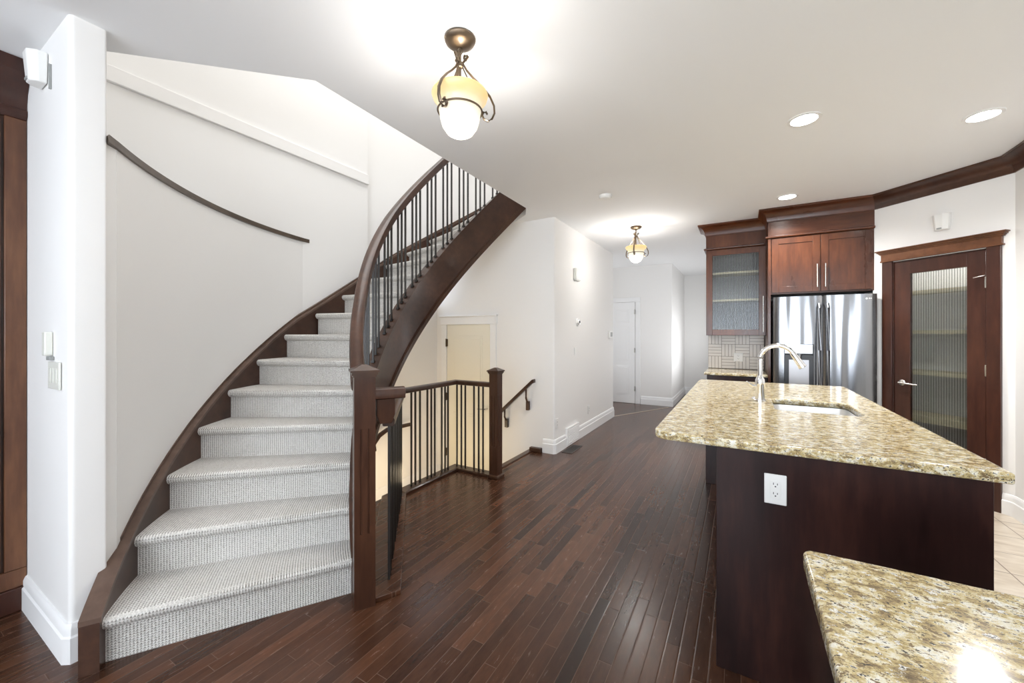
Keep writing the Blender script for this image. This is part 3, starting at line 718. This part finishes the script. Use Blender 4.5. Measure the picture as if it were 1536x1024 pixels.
# ---------------------------------------------------------------- scroll pendants
def pendant(x, y, label, power):
    t = thing('pendant_light', (x, y, H), label, 'pendant light', 'scrolled iron semi-flush ceiling lights')
    cx = (x, y, 0)
    bm = lathe(bmesh.new(), [(.068, H-.001), (.070, H-.008), (.064, H-.020), (.045, H-.032), (.018, H-.040), (.008, H-.043), (0, H-.043)], cx); obj('canopy', bm, BRONZE, parent=t, smooth=True)
    bm = bmesh.new(); tube(bm, [(x, y, H-.04), (x, y, 2.40)], .006)
    lathe(bm, [(0, 2.585), (.014, 2.58), (.017, 2.57), (.014, 2.56), (0, 2.555)], cx, 16)
    tube(bm, [(x+.014*math.cos(a*PI/6), y, 2.632+.016*math.sin(a*PI/6)) for a in range(13)], .003, 6); obj('stem', bm, BRONZE, parent=t, smooth=True)
    for ang in (33, 153, 273):
        a = rad(ang); q = []
        # top curl, sweep out and down, curl under to the ring
        for i in range(9): f = i/8*1.5*PI; q.append((.026+.013*math.cos(PI*1.15-f+PI*.55)*(.35+.65*i/8), 2.602+.014*math.sin(PI*1.15-f+PI*.55)*(.35+.65*i/8)))
        q += [(.012, 2.58), (.03, 2.548), (.062, 2.512), (.10, 2.475), (.135, 2.432), (.153, 2.392), (.155, 2.358), (.144, 2.333), (.126, 2.322), (.108, 2.330), (.100, 2.347), (.105, 2.361), (.117, 2.363), (.122, 2.354)]
        bm = bmesh.new(); tube(bm, [(x+r*math.cos(a), y+r*math.sin(a), z) for r, z in q], .0045, 8, flat=1.9, up=(math.cos(a), math.sin(a), .3))
        obj('scroll_arm', bm, BRONZE, parent=t, smooth=True)
        bm = bmesh.new(); tube(bm, [(x+r*math.cos(a), y+r*math.sin(a), z) for r, z in ((.012, 2.56), (.04, 2.50), (.062, 2.46), (.085, 2.425))], .003, 6); obj('inner_rod', bm, BRONZE, parent=t, smooth=True)
    bm = bmesh.new(); tube(bm, [(x+.099*math.cos(2*PI*i/40), y+.099*math.sin(2*PI*i/40), 2.362) for i in range(41)], .0042, 6); obj('ring', bm, BRONZE, parent=t, smooth=True)
    pr = [(0, 2.245), (.03, 2.249), (.058, 2.264), (.078, 2.292), (.088, 2.325), (.093, 2.358), (.094, 2.385), (.103, 2.400), (.120, 2.416), (.126, 2.434), (.122, 2.443)]
    bm = lathe(bmesh.new(), pr+[(r-.005, z) for r, z in pr[::-1] if r > .02 and z > 2.25]+[(0, 2.252)], cx, 48)
    o = obj('glass_bowl', bm, ALAB, parent=t, smooth=True, origin=Vector((x, y, 2.245)))
    o.matrix_parent_inverse = Matrix.Identity(4); o.location = (0, 0, 2.245-H)
    bm = lathe(bmesh.new(), [(0, 2.375), (.014, 2.372), (.024, 2.355), (.026, 2.335), (.018, 2.31), (0, 2.295)], cx, 16); obj('bulb', bm, emit('lit_bulb', (1, .93, .8), 3), parent=t, smooth=True)
    point('bulb_light', (x, y, 2.405), power, NEUT, .035)
    point('bowl_glow', (x, y, 2.215), power*1.7, NEUT, .07)
pendant(-1.096, 1.43, 'bronze scrolled ceiling light with amber-rimmed bowl, nearest the camera', 3.8)
pendant(-1.127, 5.025, 'bronze scrolled ceiling light with glass bowl in the far hallway', 5)

# ---------------------------------------------------------------- kitchen island
isl = thing('kitchen_island', (.3, 2.9, 0), 'dark stained wooden kitchen island base under the sink counter', 'island')
obj('island_body', B((-.075, .675, 1.845, 4.03, .09, .66), (-.075, .12, 1.845, 4.03, .66, .905), (.62, .675, 1.845, 4.03, .66, .905), (.12, .62, 1.845, 2.58, .66, .905), (.12, .62, 3.18, 4.03, .66, .905), (-.05, .62, 1.85, 4.03, 0, .09)), W_I, parent=isl)
obj('end_panel', B((-.088, .686, 1.828, 1.845, 0, .905)), W_I, parent=isl, bevel=.002)
ep = obj('side_panel', B((-.088, -.076, 1.845, 4.03, 0, .905)), W_I, parent=isl)
obj('support_panel', B((-.28, .686, 4.032, 4.055, 0, .86), (-.30, .686, 3.99, 4.055, .86, .905)), W_I, parent=isl, bevel=.002)
for i in range(4):
    y0 = 1.87+i*.545
    d_ = obj('cabinet_door', B((.676, .694, y0, y0+.53, .11, .88)), W_I, parent=isl, bevel=.003)
    bm = bmesh.new(); tube(bm, [(.725, y0+.48, .62), (.725, y0+.48, .80)], .006); obj('handle', bm, NICKEL, parent=d_, smooth=True)
ctop = rounded([(-.335, 1.808), (.716, 1.790), (.716, 4.09), (-.335, 4.09)], [.07, .006, .03, .05])
sink_o = rounded([(.17, 2.645), (.552, 2.645), (.552, 3.10), (.17, 3.10)], .05)
tag(slab('countertop', ctop, [sink_o[::-1]], .905, .940, GRANITE, bevel=.007), 'speckled gold granite island top around the sink', 'countertop')
def basin():
    bm = bmesh.new(); rings = []
    for inset, z, rr in ((-.004, .904, .05), (.0, .903, .05), (.006, .80, .05), (.012, .735, .06), (.03, .715, .06), (.10, .712, .05)):
        pts = rounded([(.17+inset, 2.645+inset), (.552-inset, 2.645+inset), (.552-inset, 3.10-inset), (.17+inset, 3.10-inset)], rr)
        rings.append([bm.verts.new((x, y, z)) for x, y in pts])
    for a, b in zip(rings, rings[1:]):
        for i in range(len(a)): bm.faces.new((a[i], a[(i+1) % len(a)], b[(i+1) % len(a)], b[i]))
    bm.faces.new(rings[-1]); return bm
sk = thing('kitchen_sink', (.36, 2.87, .9), 'stainless steel undermount sink sunk in the granite island top', 'sink')
o = obj('basin', basin(), SINKM, parent=sk, smooth=True); sm = o.modifiers.new('solid', 'SOLIDIFY'); sm.thickness = .0015; sm.offset = 0
bm = lathe(bmesh.new(), [(.042, .7135), (.04, .717), (.03, .714), (0, .714)], (.36, 2.87, 0)); obj('drain', bm, CHROME, parent=sk, smooth=True)
fc = thing('kitchen_faucet', (.104, 2.945, .94), 'tall chrome gooseneck faucet standing beside the island sink', 'faucet')
bm = lathe(bmesh.new(), [(.033, .941), (.033, .947), (.027, .952), (.0255, 1.04), (.027, 1.045), (.026, 1.075), (.018, 1.09), (.0135, 1.10), (0, 1.10)], (.104, 2.945, 0)); obj('body', bm, CHROME, parent=fc, smooth=True)
pts = [(.104, 2.945, 1.09), (.104, 2.945, 1.18)]; 
for i in range(15):
    a = PI-i/14*(PI*.86); pts.append((.194+.09*math.cos(a), 2.945-.006*i/14, 1.20+.09*math.sin(a)))
bm = bmesh.new(); tube(bm, pts, .0135, 14); obj('spout', bm, CHROME, parent=fc, smooth=True)
e = Vector(pts[-1]); dr = (e-Vector(pts[-2])).normalized()
bm = bmesh.new(); tube(bm, [e-dr*.01, e+dr*.005, e+dr*.05, e+dr*.09], [.015, .017, .019, .022], 14); sh = obj('spray_head', bm, CHROME, parent=fc, smooth=True)
bm = bmesh.new(); tube(bm, [e+dr*.09, e+dr*.093], [.019, .018], 14); obj('nozzle', bm, GREY, parent=sh, smooth=True)
bm = bmesh.new(); tube(bm, [(.104, 2.945, 1.03), (.06, 2.93, 1.035), (.03, 2.92, 1.06)], [.012, .009, .006], 10); obj('lever', bm, CHROME, parent=fc, smooth=True)
bm = lathe(bmesh.new(), [(.016, .941), (.015, .948), (.008, .955), (0, .956)], (.075, 3.02, 0), 16); tag(obj('air_gap_cap', bm, CHROME, smooth=True), 'tiny chrome cap on the granite just left of the faucet', 'cap')

# near counter
nb = thing('near_cabinet', (.9, .3, 0), 'dark wooden base cabinet under the nearest granite counter', 'cabinet')
obj('cabinet_body', B((.15, 1.764, -.7, .93, 0, .905)), W_I, parent=nb, bevel=.002)
tag(slab('countertop', rounded([(.104, -.75), (1.764, -.75), (1.764, .962), (.104, .962)], [.01, 0, 0, .018]), [], .906, .940, GRANITE, bevel=.007), 'granite counter nearest the camera in the lower right corner', 'countertop')

# ---------------------------------------------------------------- back-wall cabinets and fridge
CR = [(0, 2.56), (.008, 2.56), (.012, 2.572), (.016, 2.60), (.030, 2.635), (.055, 2.660), (.080, 2.668), (.086, 2.674), (.086, 2.689), (0, 2.689)]
MD = [(0, 2.383), (.018, 2.386), (.024, 2.394), (.024, 2.402), (.006, 2.410), (0, 2.410)]
def shaker(parent, x0, x1, yf, z0, z1, st_=.062, mrail=W_CX, mst=W_CZ, glass=None):
    "framed door whose face is at yf; returns the frame"
    bm = B((x0, x0+st_, yf, yf+.02, z0, z1), (x1-st_, x1, yf, yf+.02, z0, z1), (x0+st_, x1-st_, yf, yf+.02, z0, z0+st_), (x0+st_, x1-st_, yf, yf+.02, z1-st_, z1))
    f = obj('cabinet_door', bm, mst, parent=parent, bevel=.0015)
    if glass is None: obj('door_panel', B((x0+st_-.002, x1-st_+.002, yf+.009, yf+.016, z0+st_-.002, z1-st_+.002)), mst, parent=f)
    return f
def pane(name, corners, m, parent, wide):
    me = bpy.data.meshes.new(name); me.from_pydata(corners, [], [(0, 1, 2, 3)]); uv = me.uv_layers.new()
    for i, c in enumerate(((0, 0), (wide, 0), (wide, 1), (0, 1))): uv.data[i].uv = c
    o = link(name, me, m, parent); s = o.modifiers.new('solid', 'SOLIDIFY'); s.thickness = .003; return o
def bar_handle(parent, x, yf, z0, z1):
    bm = bmesh.new(); tube(bm, [(x, yf-.03, z0), (x, yf-.03, z1)], .0062)
    for z in (z0+.03, z1-.03): tube(bm, [(x, yf, z), (x, yf-.03, z)], .0045, 8)
    obj('handle', bm, NICKEL, parent=parent, smooth=True)
uc = thing('glass_wall_cabinet', (-.06, 5.6, 1.345), 'dark wooden wall cabinet with reeded glass door over the backsplash', 'cabinet')
obj('cabinet_body', B((-.373, -.353, 5.44, 5.748, 1.345, 2.40), (.232, .25, 5.44, 5.748, 1.345, 2.40), (-.353, .232, 5.44, 5.748, 1.345, 1.365), (-.353, .232, 5.44, 5.748, 2.37, 2.40), (-.373, .25, 5.425, 5.748, 2.40, 2.62)), W_CZ, parent=uc)
obj('back_lining', B((-.353, .232, 5.735, 5.747, 1.365, 2.37)), INNER, parent=uc)
for z in (1.77, 2.10): obj('shelf', B((-.353, .232, 5.46, 5.735, z-.011, z+.011)), MELA, parent=uc)
f = shaker(uc, -.371, .248, 5.42, 1.347, 2.382, .068, glass=1)
pane('glass_pane', [(-.305, 5.432, 1.41), (.182, 5.432, 1.41), (.182, 5.432, 2.318), (-.305, 5.432, 2.318)], REED, f, .487)
bar_handle(f, .222, 5.42, 1.385, 1.80)
bm = bmesh.new(); pth = [(-.373, 5.748), (-.373, 5.42), (.25, 5.42)]; sweep_plan(bm, pth, CR)
obj('crown_moulding', bm, W_CX, parent=uc, smooth=True)
bm = bmesh.new(); sweep_plan(bm, pth, MD); obj('shelf_moulding', bm, W_CX, parent=uc, smooth=True)

fcab = thing('fridge_cabinet', (.68, 5.4, 0), 'dark wooden double-door cabinet above the refrigerator with side panel', 'cabinet')
obj('side_panel', B((.252, .276, 5.07, 5.748, 0, 2.60)), W_CZ, parent=fcab, bevel=.001)
obj('cabinet_body', B((.276, 1.12, 5.09, 5.748, 1.785, 2.60), (.276, 1.12, 5.072, 5.09, 2.39, 2.60), (1.10, 1.12, 5.075, 5.2, 1.785, 2.39)), W_CX, parent=fcab)
f = shaker(fcab, .285, .699, 5.07, 1.80, 2.378); bar_handle(f, .672, 5.07, 1.84, 2.075)
f = shaker(fcab, .705, 1.112, 5.07, 1.80, 2.378); bar_handle(f, .738, 5.07, 1.84, 2.075)
bm = bmesh.new(); sweep_plan(bm, [(.252, 5.42), (.252, 5.07), (1.118, 5.07)], MD); obj('shelf_moulding', bm, W_CX, parent=fcab, smooth=True)
bm = bmesh.new(); p1 = DG @ Vector((-.002, 0, 0)); p2 = DG @ Vector((.911, 0, 0))
sweep_plan(bm, [(.252, 5.42), (.252, 5.07), (1.118, 5.07)], CR); obj('crown_moulding', bm, W_CX, parent=fcab, smooth=True)
bm = bmesh.new(); sweep_plan(bm, [(p1.x, p1.y), (p2.x, p2.y), (1.766, 1.0)], CR); struct('trim_6', bm, W_X, smooth=True)

# refrigerator
fr = thing('refrigerator', (.705, 5.3, 0), 'stainless steel french-door refrigerator with water dispenser', 'refrigerator')
obj('body', B((.295, 1.115, 5.03, 5.70, .02, 1.735)), mat('fridge_side_grey', (.22, .22, .23), .4, .6), parent=fr, bevel=.004)
def fdoor(x0, x1, z0, z1, bow=.018, y=4.965, cut=None):
    bm = bmesh.new(); n = 14; rows = []
    for i in range(n+1):
        f = i/n; x = x0+(x1-x0)*f; yy = y-bow*(1-(2*f-1)**2)*1.0
        if i in (0, n): yy += .012
        rows.append((x, yy))
    pts = rows+[(x1, 5.028), (x0, 5.028)]
    prism(bm, pts, z0, z1); return bm
fl = obj('door', fdoor(.295, .7, .62, 1.745), STEEL, parent=fr, smooth=True)
f2 = obj('door', fdoor(.71, 1.115, .62, 1.745), STEEL, parent=fr, smooth=True)
fz = obj('freezer_drawer', fdoor(.295, 1.115, .06, .61), STEEL, parent=fr, smooth=True)
for x, p in ((.672, fl), (.742, f2)):
    bm = bmesh.new(); tube(bm, [(x, 4.955, .72), (x, 4.915, .76), (x, 4.905, 1.2), (x, 4.915, 1.62), (x, 4.955, 1.66)], .013, 12); obj('handle', bm, STEEL, parent=p, smooth=True)
bm = bmesh.new(); tube(bm, [(.36, 4.94, .54), (.40, 4.905, .54), (1.01, 4.905, .54), (1.05, 4.94, .54)], .012, 12); obj('handle', bm, STEEL, parent=fz, smooth=True)
ds = obj('dispenser', B((.385, .63, 4.938, 4.96, .83, 1.155), (.385, .63, 4.930, 4.96, 1.155, 1.26)), DARK, parent=fl, bevel=.004)
obj('control_panel', B((.39, .618, 4.926, 4.931, 1.165, 1.255)), mat('pale_display', (.55, .60, .65), .2, .4), parent=ds)
obj('recess_back', B((.425, .59, 4.933, 4.939, .85, 1.10)), mat('dispenser_steel', (.45, .45, .47), .4, .8), parent=ds)
bm = bmesh.new(); tube(bm, [(.507, 4.93, 1.155), (.507, 4.922, 1.10)], [.03, .018], 12); obj('spout', bm, STEEL, parent=ds, smooth=True)
bm = bmesh.new(); M = Matrix.Translation((1.035, 4.9545, 1.70)) @ Matrix.Rotation(PI/2, 4, 'X')
lathe(bm, [(.0, 0), (.009, 0), (.009, .002), (0, .002)], (0, 0, 0), 20); bake(bm, M)
for x in (1.052, 1.064): abox(bm, x, x+.008, 4.953, 4.956, 1.695, 1.706)
obj('badge', bm, mat('badge_grey', (.75, .75, .76), .3, .3), parent=f2)

# base cabinet, small worktop and tiled backsplash left of the fridge
bc = thing('base_cabinet', (-.06, 5.4, 0), 'dark base cabinet under small granite worktop left of fridge', 'cabinet')
obj('cabinet_body', B((-.345, .25, 5.14, 5.748, .09, .888), (-.33, .25, 5.2, 5.7, 0, .09)), W_I, parent=bc)
obj('drawer_front', B((-.343, .248, 5.12, 5.14, .72, .885)), W_I, parent=bc, bevel=.002)
obj('cabinet_door', B((-.343, -.05, 5.12, 5.14, .10, .71)), W_I, parent=bc, bevel=.002); obj('cabinet_door', B((-.045, .248, 5.12, 5.14, .10, .71)), W_I, parent=bc, bevel=.002)
tag(slab('countertop', [(-.372, 5.095), (.25, 5.095), (.25, 5.748), (-.372, 5.748)], [], .89, .92, GRANITE, bevel=.005), 'small granite worktop under the glass-door wall cabinet', 'countertop')
bs = thing('backsplash', (-.06, 5.74, 1.1), 'beige basket-weave tiled backsplash between worktop and glass cabinet', 'backsplash')
obj('grout', B((-.368, .25, 5.742, 5.749, .92, 1.345)), mat('dark_grout', (.12, .10, .09), .9), parent=bs)
bm = bmesh.new(); g = .153; q = g/4
for r_ in range(-1, 3):
    for c_ in range(0, 5):
        x0 = -.368+c_*g; z0 = .925+r_*g+.0
        for i in range(4):
            a, b, c, d = (x0, x0+g, z0+i*q, z0+(i+1)*q) if (r_+c_) % 2 else (x0+i*q, x0+(i+1)*q, z0, z0+g)
            a += .002; c += .002; b = min(b-.002, .249); d = min(d-.002, 1.344); c = max(c, .921)
            if b-a > .004 and d-c > .004: abox(bm, a, b, 5.738, 5.742, c, d)
t_ = mat('beige_glass_tile', (.60, .55, .49), .25); obj('tiles', bm, t_, parent=bs)
plate('electrical_outlet', (-.03, 5.738, 1.07), 0, .10, .105, 'white outlet plate on the tiled backsplash', 'outlet', 'outlet', WHITE, d=.006)

# ---------------------------------------------------------------- pantry door (on the diagonal wall) and shelves behind it
def D(bm): return bake(bm, DG)
bm = D(B((.068, .147, -.022, 0, 0, 2.035), (.766, .846, -.022, 0, 0, 2.035), (.068, .846, -.024, 0, 2.035, 2.11)))
struct('trim_7', bm, W_DZ, bevel=.003)
bm = bmesh.new(); abox(bm, .055, .860, -.028, 0, 2.035, 2.048); abox(bm, .062, .852, -.026, 0, 2.048, 2.105)
for i, (o, z0, z1) in enumerate(((.030, 2.105, 2.113), (.036, 2.113, 2.122), (.045, 2.122, 2.133), (.055, 2.133, 2.143))): abox(bm, .082-o, .832+o, -o, 0, z0, z1)
D(bm); struct('trim_8', bm, W_DX, bevel=.002)
struct('trim_9', D(B((.1465, .155, .0, .1, 0, 2.03), (.758, .7655, .0, .1, 0, 2.03), (.155, .758, .0, .1, 2.02, 2.03))), W_DZ)
d3 = struct('door_3', D(B((.157, .273, .0, .035, .01, 2.018), (.646, .756, .0, .035, .01, 2.018), (.273, .646, .0, .035, 1.905, 2.018), (.273, .646, .0, .035, .01, .24))), W_DZ, bevel=.002)
cs = [DG @ Vector(p) for p in ((.272, .014, .235), (.647, .014, .235), (.647, .014, 1.908), (.272, .014, 1.908))]
pane('glass_pane', [tuple(c) for c in cs], REED, d3, .375)
bm = lathe(bmesh.new(), [(.026, 0), (.026, .006), (.02, .01), (.009, .012), (.009, .045), (0, .045)]); bake(bm, DG @ Matrix.Translation((.215, 0, .92)) @ Matrix.Rotation(PI/2, 4, 'X'))
bm2 = [DG @ Vector(p) for p in ((.215, -.045, .92), (.24, -.048, .918), (.29, -.045, .915), (.345, -.038, .912))]
tube(bm, bm2, [.010, .009, .008, .006], 10); obj('door_handle', bm, NICKEL, parent=d3, smooth=True)
for z in (1.72, 1.03, .3):
    bm = B((.752, .766, -.012, .004, z, z+.09)); D(bm); obj('hinge', bm, NICKEL, parent=d3, bevel=.003)
bm = bmesh.new(); tube(bm, [DG @ Vector(p) for p in ((.757, -.006, 1.82), (.745, -.02, 1.815), (.70, -.035, 1.805))], .004, 8); obj('hinge_stop', bm, NICKEL, parent=d3, smooth=True)
for i, z in enumerate((1.765, 1.385, .995, .575)):
    nm = ('topmost', 'second highest', 'third highest', 'lowest visible')[i]
    t = thing('pantry_shelf', tuple(DG @ Vector((.45, .5, z))), '%s of the pale shelves behind the reeded pantry glass' % nm, 'shelf', 'pantry shelves')
    bm = D(B((-.12, 1.05, .36, .66, z-.009, z+.009))); obj('board', bm, MELA, parent=t)
    hh = .05 if i == 3 else .022
    bm = D(B((-.12, 1.05, .345, .36, z-hh, z+.012))); obj('front_edge', bm, MELA, parent=t)
struct('wall_pantry_back', D(B((-.3, 1.3, .67, .70, 0, H))), WALL)
point('pantry_fill', tuple(DG @ Vector((.45, .2, 2.45))), 3.5, NEUT, .06)  # unseen fill added to brighten the shelves behind the glass
